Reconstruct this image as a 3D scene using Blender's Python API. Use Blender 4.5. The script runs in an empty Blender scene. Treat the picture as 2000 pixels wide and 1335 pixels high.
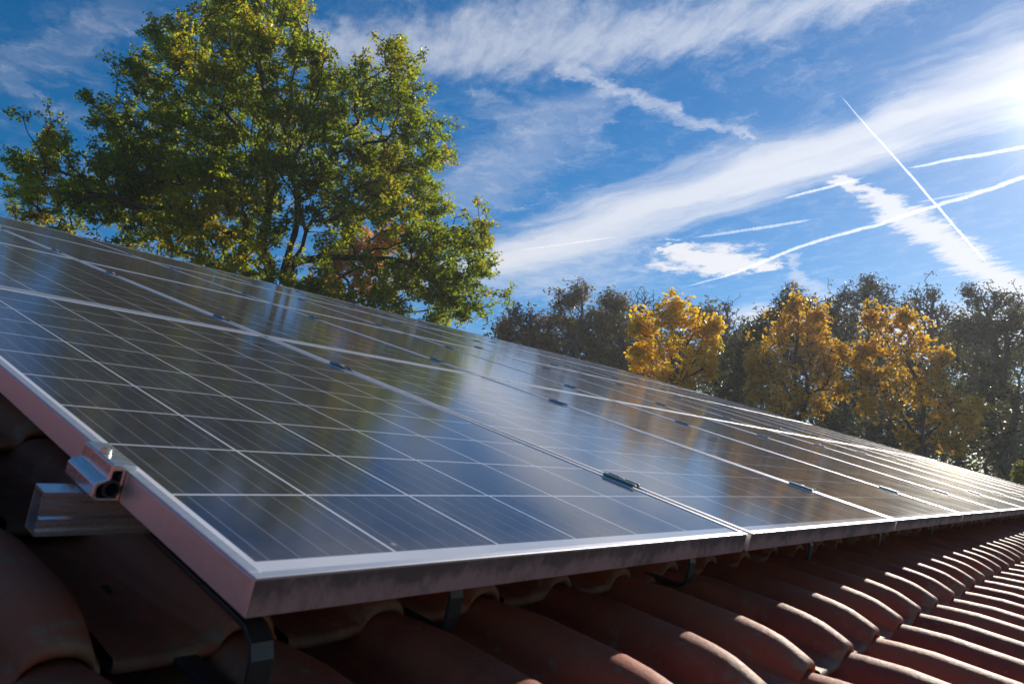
import bpy, bmesh, math, random
import numpy as np
from mathutils import Matrix, Vector

rad = math.radians
SC = bpy.context.scene
COL = SC.collection

# ------------------------------------------------------------------ frames
PITCH = rad(20.0)                      # roof pitch
Z0 = 3.4                               # height of the array's lower edge
CP, SP = math.cos(PITCH), math.sin(PITCH)

def roof(u, v, w=0.0):
    """eave direction u, up-slope v, roof normal w -> world"""
    return Vector((u, v * CP - w * SP, Z0 + v * SP + w * CP))

def roofdir(d):
    return Vector((d[0], d[1] * CP - d[2] * SP, d[1] * SP + d[2] * CP))

# ------------------------------------------------------------------ camera
FPX = 1458.36                          # focal length in pixels of the 2000 px wide photograph
R_RIGHT = roofdir((0.6352383, -0.7258484, 0.2638491))
R_DOWN = roofdir((0.1579826, -0.2122854, -0.9643528))
R_FWD = roofdir((0.7559853, 0.6542774, -0.0201804))
CAM = roof(-0.33517, -0.47681, 0.23679)
cd = bpy.data.cameras.new('camera')
cam = bpy.data.objects.new('camera', cd)
COL.objects.link(cam)
m = Matrix((R_RIGHT, -R_DOWN, -R_FWD)).transposed().to_4x4()
m.translation = CAM
cam.matrix_world = m
cd.sensor_width = 36.0
cd.lens = FPX / 2000 * 36.0
cd.clip_start = 0.02
cd.clip_end = 60000
cd.dof.use_dof = True
cd.dof.focus_distance = 5.0
cd.dof.aperture_fstop = 13.0
SC.camera = cam

def pray(px, py):
    """direction (depth 1 along the view) through a point of the photograph"""
    return R_FWD + R_RIGHT * ((px - 1000) / FPX) + R_DOWN * ((py - 667.5) / FPX)

def at(px, py, d):
    return CAM + pray(px, py) * d

# ------------------------------------------------------------------ sun, sky, exposure
SUN_DIR = pray(2075, 226).normalized()
SUN_EL = math.asin(SUN_DIR.z)
SUN_AZ = math.atan2(SUN_DIR.x, SUN_DIR.y)      # from +Y towards +X
ld = bpy.data.lights.new('sun', 'SUN')
ld.energy = 4.6
ld.angle = rad(0.55)
ld.color = (1.0, 0.90, 0.77)
sun = bpy.data.objects.new('sun', ld)
COL.objects.link(sun)
sun.rotation_euler = SUN_DIR.to_track_quat('Z', 'Y').to_euler()
sun.location = (0, 0, 40)
SC.view_settings.view_transform = 'Standard'
SC.view_settings.look = 'None'
SC.view_settings.exposure = 0.5
SC.view_settings.gamma = 1.0
SKY_STRENGTH = 0.1


class Nodes:
    """small helper that writes shader node graphs"""
    def __init__(s, tree):
        s.t = tree
        tree.nodes.clear()

    def new(s, kind, **kw):
        n = s.t.nodes.new(kind)
        for k, v in kw.items():
            setattr(n, k, v)
        return n

    def put(s, sock, v):
        if isinstance(v, bpy.types.NodeSocket):
            s.t.links.new(v, sock)
        elif v is not None:
            sock.default_value = v

    def math(s, op, a, b=None, c=None, clamp=False):
        n = s.new('ShaderNodeMath', operation=op, use_clamp=clamp)
        for i, v in enumerate((a, b, c)):
            if v is not None:
                s.put(n.inputs[i], v)
        return n.outputs[0]

    def vec(s, op, a, b=None, scale=None):
        n = s.new('ShaderNodeVectorMath', operation=op)
        s.put(n.inputs[0], a)
        if b is not None:
            s.put(n.inputs[1], b)
        if scale is not None:
            s.put(n.inputs['Scale'], scale)
        return n.outputs['Value'] if op in ('DOT_PRODUCT', 'LENGTH', 'DISTANCE') else n.outputs['Vector']

    def smooth(s, v, a, b, lo=0.0, hi=1.0):
        n = s.new('ShaderNodeMapRange', interpolation_type='SMOOTHSTEP')
        s.put(n.inputs['Value'], v)
        for k, x in (('From Min', a), ('From Max', b), ('To Min', lo), ('To Max', hi)):
            s.put(n.inputs[k], x)
        return n.outputs['Result']

    def noise(s, vec, scale, detail=4.0, rough=0.5, dist=0.0):
        n = s.new('ShaderNodeTexNoise')
        if vec is not None:
            s.put(n.inputs['Vector'], vec)
        n.inputs['Scale'].default_value = scale
        n.inputs['Detail'].default_value = detail
        n.inputs['Roughness'].default_value = rough
        n.inputs['Distortion'].default_value = dist
        return n.outputs['Fac'], n.outputs['Color']

    def mix(s, f, a, b, blend='MIX'):
        n = s.new('ShaderNodeMix', data_type='RGBA', blend_type=blend)
        s.put(n.inputs['Factor'], f)
        for i, v in ((6, a), (7, b)):
            if isinstance(v, tuple) and len(v) == 3:
                v = (*v, 1.0)
            s.put(n.inputs[i], v)
        return n.outputs[2]

    def mapping(s, vec, loc=(0, 0, 0), rot=(0, 0, 0), scale=(1, 1, 1)):
        n = s.new('ShaderNodeMapping')
        s.put(n.inputs['Vector'], vec)
        n.inputs['Location'].default_value = loc
        n.inputs['Rotation'].default_value = rot
        n.inputs['Scale'].default_value = scale
        return n.outputs['Vector']

    def link(s, a, b):
        s.t.links.new(a, b)


world = bpy.data.worlds.new('World')
SC.world = world
world.use_nodes = True
W = Nodes(world.node_tree)
w_out = W.new('ShaderNodeOutputWorld')
w_bg = W.new('ShaderNodeBackground')
w_bg.inputs['Strength'].default_value = SKY_STRENGTH
W.link(w_bg.outputs[0], w_out.inputs[0])
sky = W.new('ShaderNodeTexSky', sky_type='NISHITA')
sky.sun_disc = False
sky.sun_elevation = SUN_EL
sky.sun_rotation = SUN_AZ
sky.air_density = 1.0
sky.dust_density = 0.12
sky.ozone_density = 3.0
sky.altitude = 300
hs = W.new('ShaderNodeHueSaturation')
hs.inputs['Saturation'].default_value = 1.45
hs.inputs['Value'].default_value = 0.72
W.link(sky.outputs[0], hs.inputs['Color'])
w_dir = W.vec('NORMALIZE', W.new('ShaderNodeTexCoord').outputs['Generated'])
w_sep = W.new('ShaderNodeSeparateXYZ')
W.link(w_dir, w_sep.inputs[0])
w_z = W.math('MAXIMUM', w_sep.outputs['Z'], 0.06)
w_cmb = W.new('ShaderNodeCombineXYZ')
W.link(W.math('DIVIDE', w_sep.outputs['X'], w_z), w_cmb.inputs[0])
W.link(W.math('DIVIDE', w_sep.outputs['Y'], w_z), w_cmb.inputs[1])
P_RAW = w_cmb.outputs[0]                        # where the sight line meets a level cloud sheet


def layer(px, py):
    d = pray(px, py)
    return np.array((d.x / d.z, d.y / d.z))


_, wc = W.noise(P_RAW, 2.2, 5.0, 0.6)
warp = W.vec('SCALE', W.vec('SUBTRACT', wc, (0.5, 0.5, 0.5)), scale=0.22)
P_W = W.vec('MULTIPLY', W.vec('ADD', P_RAW, warp), (1, 1, 0))
_, wc2 = W.noise(P_RAW, 14.0, 6.0, 0.65)
warp2 = W.vec('SCALE', W.vec('SUBTRACT', wc2, (0.5, 0.5, 0.5)), scale=0.16)
P_T = W.vec('MULTIPLY', W.vec('ADD', P_RAW, W.vec('SCALE', W.vec('SUBTRACT', W.noise(P_RAW, 6.0, 8.0, 0.7)[1], (0.5, 0.5, 0.5)), scale=0.55)), (1, 1, 0))
P_F = W.vec('MULTIPLY', W.vec('ADD', P_W, warp2), (1, 1, 0))


def band(P, pts):
    """distance to a polyline of the cloud sheet divided by its half-width: pts = (px, py, half-width px)"""
    best = None
    for (x0, y0, h0), (x1, y1, h1) in zip(pts[:-1], pts[1:]):
        A, B = layer(x0, y0), layer(x1, y1)
        ba = B - A
        L = np.hypot(*ba)
        n2 = np.array((-ba[1], ba[0])) / L
        t2 = np.array((x1 - x0, y1 - y0), float)
        t2 /= np.hypot(*t2)
        q = (-t2[1], t2[0])
        w0 = abs((layer(x0 + q[0] * h0, y0 + q[1] * h0) - A) @ n2)
        w1 = abs((layer(x1 + q[0] * h1, y1 + q[1] * h1) - B) @ n2)
        pa = W.vec('SUBTRACT', P, (A[0], A[1], 0))
        t = W.math('MULTIPLY', W.vec('DOT_PRODUCT', pa, (ba[0], ba[1], 0)), 1.0 / L ** 2, clamp=True)
        d = W.vec('LENGTH', W.vec('SUBTRACT', pa, W.vec('SCALE', (float(ba[0]), float(ba[1]), 0.0), scale=t)))
        wd = W.math('MULTIPLY_ADD', t, float(w1 - w0), float(w0))
        r = W.math('DIVIDE', d, wd)
        best = r if best is None else W.math('MINIMUM', best, r)
    return best


def fibre(p0, p1, along, across, rough=0.6):
    A, B = layer(*p0), layer(*p1)
    ang = math.atan2(B[1] - A[1], B[0] - A[0])
    v = W.mapping(P_W, rot=(0, 0, -ang))
    v = W.vec('MULTIPLY', v, (along, across, 1))
    return W.noise(v, 1.0, 8.0, rough)[0]


fib_a = fibre((1050, 450), (1900, 190), 1.6, 9.0)
fib_b = fibre((1100, 140), (1200, 20), 5.0, 16.0, 0.65)
fib_e = fibre((1700, 440), (1800, 420), 3.0, 30.0, 0.6)
fleece, _ = W.noise(P_F, 9.0, 8.0, 0.68)


def veil(m, f, lo, hi, amount):
    """soft band times broken fibres"""
    k = W.smooth(m, 1.0, 0.0)
    return W.math('MULTIPLY', W.smooth(W.math('MULTIPLY_ADD', k, 0.68, W.math('MULTIPLY', f, 0.85)), lo, hi), amount)


clouds = [
    veil(band(P_W, [(960, 520, 50), (1220, 425, 80), (1470, 345, 95), (1720, 270, 90), (2050, 130, 140)]), fib_a, 0.47, 1.16, 0.86),
    veil(band(P_F, [(640, 90, 80), (900, 90, 115), (1200, 65, 130), (1480, 40, 105), (1860, -40, 60)]), fib_b, 0.58, 1.28, 0.60),
    veil(band(P_F, [(1120, 120, 34), (1250, 190, 42), (1345, 235, 36), (1465, 275, 18)]), fleece, 0.62, 1.30, 0.46),
    veil(band(P_F, [(1655, 350, 26), (1740, 415, 50), (1860, 490, 52), (1960, 550, 60), (2100, 620, 66)]), fib_e, 0.56, 1.05, 0.92),
    veil(band(P_T, [(1315, 480, 26), (1375, 505, 56), (1440, 515, 44), (1490, 525, 22)]), fleece, 0.56, 0.98, 1.0),
    veil(band(P_W, [(930, 380, 120), (1080, 240, 130), (1180, 190, 60)]), fleece, 0.50, 1.40, 0.32),
    veil(band(P_W, [(880, 540, 70), (1050, 530, 100), (1200, 480, 50)]), fleece, 0.45, 1.30, 0.45),
    veil(band(P_F, [(1535, 500, 20), (1570, 545, 28), (1640, 600, 38)]), fleece, 0.5, 1.25, 0.45),
    veil(band(P_F, [(-80, 160, 100), (120, 110, 100), (330, -20, 90)]), fleece, 0.60, 1.45, 0.16),
    veil(band(P_F, [(1500, 620, 40), (1800, 650, 60), (2150, 640, 110)]), fleece, 0.35, 1.10, 0.75),
]
dens = clouds[0]
for c in clouds[1:]:                            # 1 - (1-a)(1-b)
    dens = W.math('SUBTRACT', W.math('ADD', dens, c), W.math('MULTIPLY', dens, c))
dens = W.math('MULTIPLY', dens, W.smooth(w_sep.outputs['Z'], 0.02, 0.16))
cosun = W.math('MAXIMUM', W.vec('DOT_PRODUCT', w_dir, tuple(SUN_DIR)), 0.0)
aure = W.math('ADD', W.math('MULTIPLY', W.math('POWER', cosun, 110.0), 0.6), W.math('MULTIPLY', W.math('POWER', cosun, 900.0), 4.0))
aure = W.math('ADD', aure, W.math('MULTIPLY', W.math('POWER', cosun, 18.0), 0.06))
c_lit = W.math('MULTIPLY_ADD', W.math('POWER', cosun, 6.0), 0.9, 5.3)
c_col = W.new('ShaderNodeCombineColor')
W.link(c_lit, c_col.inputs[0])
W.link(W.math('MULTIPLY', c_lit, 1.03), c_col.inputs[1])
W.link(W.math('MULTIPLY', c_lit, 1.12), c_col.inputs[2])
skyc = W.mix(dens, hs.outputs[0], c_col.outputs[0])
au_col = W.vec('SCALE', (1.0, 0.97, 0.90), scale=aure)
skyc = W.vec('ADD', skyc, au_col)
W.link(skyc, w_bg.inputs['Color'])

# ------------------------------------------------------------------ materials
def material(name):
    mt = bpy.data.materials.new(name)
    mt.use_nodes = True
    n = Nodes(mt.node_tree)
    o = n.new('ShaderNodeOutputMaterial')
    b = n.new('ShaderNodeBsdfPrincipled')
    n.link(b.outputs[0], o.inputs[0])
    return mt, n, b, o


def bump(n, b, height, strength, dist):
    bp = n.new('ShaderNodeBump')
    bp.inputs['Strength'].default_value = strength
    bp.inputs['Distance'].default_value = dist
    n.put(bp.inputs['Height'], height)
    n.link(bp.outputs[0], b.inputs['Normal'])


def mat_tiles():
    mt, n, b, o = material('clay_tile')
    g = n.new('ShaderNodeNewGeometry')
    co = n.new('ShaderNodeTexCoord').outputs['Object']
    rnd = g.outputs['Random Per Island']
    big, _ = n.noise(co, 7.0, 5.0, 0.6)
    fine, _ = n.noise(co, 120.0, 5.0, 0.65)
    spots, _ = n.noise(co, 38.0, 4.0, 0.6)
    c = n.mix(rnd, (0.42, 0.098, 0.046), (0.20, 0.042, 0.023))
    c = n.mix(n.smooth(big, 0.35, 0.7), c, (0.34, 0.100, 0.052))
    c = n.mix(n.math('MULTIPLY', n.smooth(spots, 0.60, 0.74), 0.75), c, (0.20, 0.185, 0.13))
    c = n.mix(n.math('MULTIPLY', n.smooth(fine, 0.56, 0.72), 0.35), c, (0.11, 0.05, 0.04))
    uv = n.new('ShaderNodeUVMap').outputs[0]                   # tile-local: y runs from the tail edge up
    su = n.new('ShaderNodeSeparateXYZ')
    n.link(uv, su.inputs[0])
    mid, _ = n.noise(co, 22.0, 6.0, 0.7)
    crust = n.smooth(n.math('SUBTRACT', mid, n.math('MULTIPLY', su.outputs[1], 3.2)), 0.40, 0.58)
    c = n.mix(n.math('MULTIPLY', crust, 0.6), c, n.mix(fine, (0.18, 0.14, 0.065), (0.34, 0.27, 0.19)))
    grime = n.smooth(n.math('MULTIPLY_ADD', mid, 0.5, n.math('MULTIPLY', n.math('ABSOLUTE', su.outputs[0]), 6.0)), 0.62, 0.80)
    c = n.mix(n.math('MULTIPLY', grime, 0.45), c, (0.085, 0.036, 0.022))
    n.link(c, b.inputs['Base Color'])
    n.put(b.inputs['Roughness'], n.math('MULTIPLY_ADD', fine, 0.25, 0.50))
    b.inputs['Specular IOR Level'].default_value = 0.22
    bump(n, b, n.math('MULTIPLY_ADD', fine, 0.7, n.math('ADD', spots, mid)), 0.32, 0.003)
    return mt


def mat_moss():
    mt, n, b, o = material('lichen_moss')
    co = n.new('ShaderNodeTexCoord').outputs['Object']
    f, _ = n.noise(co, 60.0, 5.0, 0.6)
    n.link(n.mix(f, (0.10, 0.11, 0.035), (0.26, 0.25, 0.15)), b.inputs['Base Color'])
    b.inputs['Roughness'].default_value = 0.95
    return mt


def mat_alu(name, base=0.62, rough=0.36, dirt=0.0, tint=(1, 1, 1)):
    mt, n, b, o = material(name)
    co = n.new('ShaderNodeTexCoord').outputs['Object']
    f, _ = n.noise(n.vec('MULTIPLY', co, (6, 40, 40)), 3.0, 5.0, 0.6)
    lo = tuple(base * 0.88 * t for t in tint)
    hi = tuple(base * t for t in tint)
    c = n.mix(f, lo, hi)
    metal = 0.9
    rg = n.math('MULTIPLY_ADD', f, 0.14, rough - 0.06)
    if dirt:
        sep = n.new('ShaderNodeSeparateXYZ')
        n.link(co, sep.inputs[0])
        run, _ = n.noise(n.vec('MULTIPLY', co, (16, 16, 11)), 4.0, 8.0, 0.75)
        blot, _ = n.noise(co, 9.0, 4.0, 0.6)
        gn = n.new('ShaderNodeNewGeometry')
        gm = n.new('ShaderNodeSeparateXYZ')
        tn = n.new('ShaderNodeVectorTransform', vector_type='NORMAL', convert_from='WORLD', convert_to='OBJECT')
        n.link(gn.outputs['True Normal'], tn.inputs[0])
        n.link(tn.outputs[0], gm.inputs[0])
        face = n.smooth(n.math('MULTIPLY', gm.outputs['Y'], -1.0), 0.5, 0.9)      # algae grows on the downslope faces
        under = n.smooth(sep.outputs['Z'], -0.026, -0.004)                          # thickest just below the lip where it stays damp
        alg = n.smooth(n.math('ADD', n.math('MULTIPLY_ADD', blot, 0.9, n.math('MULTIPLY', run, 0.8)), n.math('MULTIPLY', under, 0.22)), 0.80, 1.12)
        a = n.math('MULTIPLY', n.math('MULTIPLY', face, dirt), n.smooth(sep.outputs['Z'], -0.0010, -0.0030))
        c = n.mix(a, c, n.mix(alg, (0.27, 0.19, 0.17), (0.050, 0.037, 0.026)))
        n.put(b.inputs['Metallic'], n.math('MULTIPLY_ADD', a, -0.8, metal))
        rg = n.math('MULTIPLY_ADD', a, 0.4, rg)
    else:
        b.inputs['Metallic'].default_value = metal
    n.link(c, b.inputs['Base Color'])
    n.put(b.inputs['Roughness'], rg)
    return mt


def mat_cells():
    mt, n, b, o = material('solar_cells')
    uv = n.new('ShaderNodeUVMap').outputs[0]
    co = n.new('ShaderNodeTexCoord').outputs['Object']
    sp = n.new('ShaderNodeSeparateXYZ')
    n.link(uv, sp.inputs[0])
    x, y = sp.outputs[0], sp.outputs[1]

    def near(v, half):                               # 1 where v is within half of an integer
        d = n.math('ABSOLUTE', n.math('SUBTRACT', v, n.math('ROUND', v)))
        return n.smooth(d, half * 1.25, half * 0.75)
    gap = n.math('MAXIMUM', near(x, 0.0105), near(y, 0.0105))
    outside = n.math('MAXIMUM', n.math('MAXIMUM', n.math('LESS_THAN', x, 0.0), n.math('GREATER_THAN', x, 6.0)),
                     n.math('MAXIMUM', n.math('LESS_THAN', y, 0.0), n.math('GREATER_THAN', y, 10.0)))
    bus = near(n.math('MULTIPLY_ADD', x, 5.0, 0.5), 0.026)
    bus = n.math('MULTIPLY', bus, n.math('SUBTRACT', 1.0, near(y, 0.02)))
    # polycrystalline flakes
    vor = n.new('ShaderNodeTexVoronoi')
    n.link(co, vor.inputs['Vector'])
    vor.inputs['Scale'].default_value = 85.0
    cid = n.vec('FLOOR', uv)
    wn = n.new('ShaderNodeTexWhiteNoise', noise_dimensions='3D')
    n.link(cid, wn.inputs['Vector'])
    fl = n.math('MULTIPLY_ADD', n.new('ShaderNodeSeparateColor').outputs[0], 0.0, 0.0)
    sc = n.new('ShaderNodeSeparateColor')
    n.link(vor.outputs['Color'], sc.inputs[0])
    c = n.mix(n.math('MULTIPLY', sc.outputs[0], 0.9), (0.0075, 0.011, 0.026), (0.021, 0.030, 0.070))
    c = n.mix(n.math('MULTIPLY', wn.outputs['Value'], 0.85), c, (0.012, 0.016, 0.034))
    c = n.mix(n.math('MULTIPLY', bus, 0.55), c, (0.20, 0.21, 0.25))
    c = n.mix(n.math('MAXIMUM', gap, outside), c, (0.58, 0.60, 0.66))
    # dust film, specks and dried drops
    d1, _ = n.noise(co, 4.0, 6.0, 0.65)
    d2, _ = n.noise(n.vec('MULTIPLY', co, (30, 3.0, 1)), 1.0, 5.0, 0.6)
    film = n.math('MULTIPLY', n.smooth(n.math('ADD', d1, d2), 0.7, 1.35), 0.022)
    c = n.mix(film, c, (0.42, 0.36, 0.29))
    silt = n.math('MULTIPLY', n.smooth(n.math('MULTIPLY_ADD', d2, 0.5, y), 0.62, 0.10), n.math('MULTIPLY_ADD', d1, 0.5, 0.05))
    c = n.mix(n.math('MULTIPLY', silt, 0.7), c, (0.30, 0.25, 0.19))
    sv = n.new('ShaderNodeTexVoronoi')
    n.link(co, sv.inputs['Vector'])
    sv.inputs['Scale'].default_value = 16.0
    ss = n.new('ShaderNodeSeparateColor')
    n.link(sv.outputs['Color'], ss.inputs[0])
    speck = n.smooth(sv.outputs['Distance'], n.math('MULTIPLY', ss.outputs[0], 0.085), 0.0)
    speck = n.math('MULTIPLY', speck, n.math('GREATER_THAN', ss.outputs[1], 0.72))
    c = n.mix(n.math('MULTIPLY', speck, 0.6), c, (0.55, 0.52, 0.46))
    n.link(c, b.inputs['Base Color'])
    rg = n.math('MULTIPLY_ADD', n.smooth(n.math('ADD', d1, d2), 0.7, 1.3), 0.04, 0.086)
    n.put(b.inputs['Roughness'], rg)
    b.inputs['IOR'].default_value = 1.45
    b.inputs['Specular IOR Level'].default_value = 0.5
    b.inputs['Sheen Weight'].default_value = 0.04
    b.inputs['Sheen Roughness'].default_value = 0.35
    b.inputs['Sheen Tint'].default_value = (0.88, 0.76, 0.64, 1)
    ripple, _ = n.noise(co, 260.0, 3.0, 0.5)
    bump(n, b, ripple, 0.05, 0.001)
    return mt


def mat_plain(name, c, rough=0.8, var=0.25, scale=20.0, metal=0.0):
    mt, n, b, o = material(name)
    co = n.new('ShaderNodeTexCoord').outputs['Object']
    f, _ = n.noise(co, scale, 5.0, 0.6)
    n.link(n.mix(f, tuple(x * (1 - var) for x in c), tuple(min(1, x * (1 + var)) for x in c)), b.inputs['Base Color'])
    b.inputs['Roughness'].default_value = rough
    b.inputs['Metallic'].default_value = metal
    return mt


def mat_leaf(name, cols, patch_scale=0.5, trans=0.5, gloss=0.35, tcols=None):
    """cols: list of (position, colour) over a per-leaf random mixed with patches"""
    mt = bpy.data.materials.new(name)
    mt.use_nodes = True
    n = Nodes(mt.node_tree)
    o = n.new('ShaderNodeOutputMaterial')
    g = n.new('ShaderNodeNewGeometry')
    co = n.new('ShaderNodeTexCoord').outputs['Object']
    f, _ = n.noise(co, patch_scale, 3.0, 0.6)
    k = n.math('ADD', n.math('MULTIPLY', n.smooth(f, 0.3, 0.7), 0.5), n.math('MULTIPLY', g.outputs['Random Per Island'], 0.5))

    def ramp(cs):
        r = n.new('ShaderNodeValToRGB')
        el = r.color_ramp.elements
        while len(el) < len(cs):
            el.new(0.5)
        for e, (p, c) in zip(el, cs):
            e.position = p
            e.color = (*c, 1)
        n.link(k, r.inputs[0])
        return r.outputs[0]
    c1 = ramp(cols)
    c2 = ramp(tcols or cols)
    b = n.new('ShaderNodeBsdfPrincipled')
    n.link(c1, b.inputs['Base Color'])
    b.inputs['Roughness'].default_value = 0.45
    b.inputs['Specular IOR Level'].default_value = gloss
    t = n.new('ShaderNodeBsdfTranslucent')
    n.link(c2, t.inputs['Color'])
    mx = n.new('ShaderNodeMixShader')
    mx.inputs[0].default_value = trans
    n.link(b.outputs[0], mx.inputs[1])
    n.link(t.outputs[0], mx.inputs[2])
    n.link(mx.outputs[0], o.inputs[0])
    return mt


M_TILE, M_MOSS = mat_tiles(), mat_moss()
M_FRAME = mat_alu('panel_aluminium', 0.78, 0.42, 0.92, (1.0, 0.97, 0.97))
M_ALU = mat_alu('bare_aluminium', 0.80, 0.26)
M_CLAMP = mat_alu('anodised_clamp', 0.22, 0.38)
M_STEEL = mat_alu('hook_steel', 0.09, 0.5)
M_BOLT = mat_alu('bolt_steel', 0.70, 0.28, 0.0, (1.0, 0.92, 0.78))
M_CELL = mat_cells()
M_BACK = mat_plain('backsheet', (0.55, 0.55, 0.56), 0.6)
M_RENDER = mat_plain('wall_render', (0.62, 0.58, 0.50), 0.9, 0.12, 3.0)
M_WOOD = mat_plain('stained_wood', (0.12, 0.06, 0.035), 0.7, 0.35, 12.0)
M_ZINC = mat_plain('zinc', (0.36, 0.37, 0.38), 0.45, 0.1, 8.0, 0.8)
M_GRASS = mat_plain('meadow', (0.055, 0.075, 0.022), 0.95, 0.5, 0.6)
M_BARK = mat_plain('oak_bark', (0.055, 0.042, 0.032), 0.95, 0.5, 9.0)
M_TWIG = mat_plain('grey_bark', (0.105, 0.088, 0.078), 0.95, 0.4, 6.0)


# ------------------------------------------------------------------ object helpers
def tag(o, label, cat, group=None, kind=None):
    o['label'] = label
    o['category'] = cat
    if group:
        o['group'] = group
    if kind:
        o['kind'] = kind
    return o


def empty(name, loc, rot=(0, 0, 0)):
    o = bpy.data.objects.new(name, None)
    o.empty_display_size = 0.1
    o.location = loc
    o.rotation_euler = rot
    COL.objects.link(o)
    return o


def mesh_obj(name, verts, faces, mat, parent=None, smooth=False, uv=None, mats=None, midx=None):
    me = bpy.data.meshes.new(name)
    verts = np.asarray(verts, np.float32).reshape(-1, 3)
    if isinstance(faces, np.ndarray):
        nf, k = faces.shape
        me.vertices.add(len(verts))
        me.vertices.foreach_set('co', verts.ravel())
        me.loops.add(nf * k)
        me.loops.foreach_set('vertex_index', faces.ravel().astype(np.int32))
        me.polygons.add(nf)
        me.polygons.foreach_set('loop_start', (np.arange(nf) * k).astype(np.int32))
        me.update(calc_edges=True)
    else:
        me.from_pydata(verts.tolist(), [], faces)
    if uv is not None:
        l = me.uv_layers.new(name='UVMap')
        l.data.foreach_set('uv', np.asarray(uv, np.float32).ravel())
    for mm in (mats or [mat]):
        me.materials.append(mm)
    if midx is not None:
        me.polygons.foreach_set('material_index', np.asarray(midx, np.int32))
    if smooth:
        me.polygons.foreach_set('use_smooth', np.ones(len(me.polygons), bool))
    me.update()
    o = bpy.data.objects.new(name, me)
    COL.objects.link(o)
    o.parent = parent
    return o


class MB:
    """collects simple solids into one mesh"""
    def __init__(s):
        s.v, s.f = [], []

    def add(s, v, f):
        k = len(s.v)
        s.v += [tuple(p) for p in v]
        s.f += [tuple(i + k for i in q) for q in f]

    def box(s, x0, x1, y0, y1, z0, z1):
        s.add([(x0, y0, z0), (x1, y0, z0), (x1, y1, z0), (x0, y1, z0), (x0, y0, z1), (x1, y0, z1), (x1, y1, z1), (x0, y1, z1)],
              [(0, 3, 2, 1), (4, 5, 6, 7), (0, 1, 5, 4), (1, 2, 6, 5), (2, 3, 7, 6), (3, 0, 4, 7)])

    def sweep(s, prof, a, b, axis, closed=True, caps=True):
        """profile (p, q) swept from a to b along axis: 'x' -> (p, q) = (y, z); 'y' -> (x, z)"""
        n = len(prof)
        mk = (lambda t, p, q: (t, p, q)) if axis == 'x' else (lambda t, p, q: (p, t, q))
        v = [mk(a, p, q) for p, q in prof] + [mk(b, p, q) for p, q in prof]
        f = [(i, (i + 1) % n, n + (i + 1) % n, n + i) for i in range(n if closed else n - 1)]
        if caps:
            f += [tuple(range(n))[::-1], tuple(range(n, 2 * n))]
        s.add(v, f)

    def ring_sweep(s, outer, inner, a, b, axis):
        """hollow extrusion: outer and inner outlines with the same number of points"""
        n = len(outer)
        mk = (lambda t, p, q: (t, p, q)) if axis == 'x' else (lambda t, p, q: (p, t, q))
        v = [mk(t, p, q) for t in (a, b) for pr in (outer, inner) for p, q in pr]
        f = []
        for i in range(n):
            j = (i + 1) % n
            f += [(i, j, 2 * n + j, 2 * n + i), (n + j, n + i, 3 * n + i, 3 * n + j),
                  (j, i, n + i, n + j), (2 * n + i, 2 * n + j, 3 * n + j, 3 * n + i)]
        s.add(v, f)

    def cyl(s, c, r, h, n=16, axis=2):
        v, f = [], []
        for k in (0, 1):
            for i in range(n):
                t = 2 * math.pi * i / n
                p = [r * math.cos(t), r * math.sin(t), h * k]
                p = p if axis == 2 else ([p[2], p[0], p[1]] if axis == 0 else [p[0], p[2], p[1]])
                v.append((c[0] + p[0], c[1] + p[1], c[2] + p[2]))
        f = [(i, (i + 1) % n, n + (i + 1) % n, n + i) for i in range(n)] + [tuple(range(n))[::-1], tuple(range(n, 2 * n))]
        s.add(v, f)

    def build(s, name, mat, parent=None, bevel=0.0, smooth=False):
        o = mesh_obj(name, s.v, s.f, mat, parent, smooth)
        import bmesh
        bm = bmesh.new()
        bm.from_mesh(o.data)
        bmesh.ops.recalc_face_normals(bm, faces=bm.faces)
        if bevel:
            es = [e for e in bm.edges if len(e.link_faces) == 2 and e.calc_face_angle(0) > 0.6]
            bmesh.ops.bevel(bm, geom=es, offset=bevel, segments=2, profile=0.5, affect='EDGES', clamp_overlap=True)
        bm.to_mesh(o.data)
        bm.free()
        return o


ROT = (PITCH, 0, 0)
ORD = ['first', 'second', 'third', 'fourth', 'fifth', 'sixth', 'seventh', 'eighth', 'ninth', 'tenth', 'eleventh', 'twelfth',
       'thirteenth', 'fourteenth', 'fifteenth', 'sixteenth', 'seventeenth', 'eighteenth', 'nineteenth', 'twentieth']

# ------------------------------------------------------------------ ground
def ground():
    n = 60
    xs = np.sign(np.linspace(-1, 1, n)) * np.abs(np.linspace(-1, 1, n)) ** 2.2 * 900
    X, Y = np.meshgrid(xs, xs)
    Zg = 0.25 * np.sin(X * 0.05) * np.cos(Y * 0.043) * np.clip(np.hypot(X, Y) / 40 - 0.6, 0, 1)
    v = np.stack([X, Y, Zg], -1).reshape(-1, 3)
    i = np.arange(n * n).reshape(n, n)
    f = np.stack([i[:-1, :-1], i[:-1, 1:], i[1:, 1:], i[1:, :-1]], -1).reshape(-1, 4)
    o = mesh_obj('ground', v, f, M_GRASS, smooth=True)
    o['kind'] = 'structure'
ground()

# ------------------------------------------------------------------ house with tiled roof
PT, LT = 0.1868, 0.345                 # tile cover width and course length
U0T = 0.3215                           # a roll's crown passes here
V0T = -0.168                           # a course ends here
U_MIN, U_MAX, V_EAVE, V_RIDGE = -1.75, 11.75, -1.20, 7.06


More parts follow.
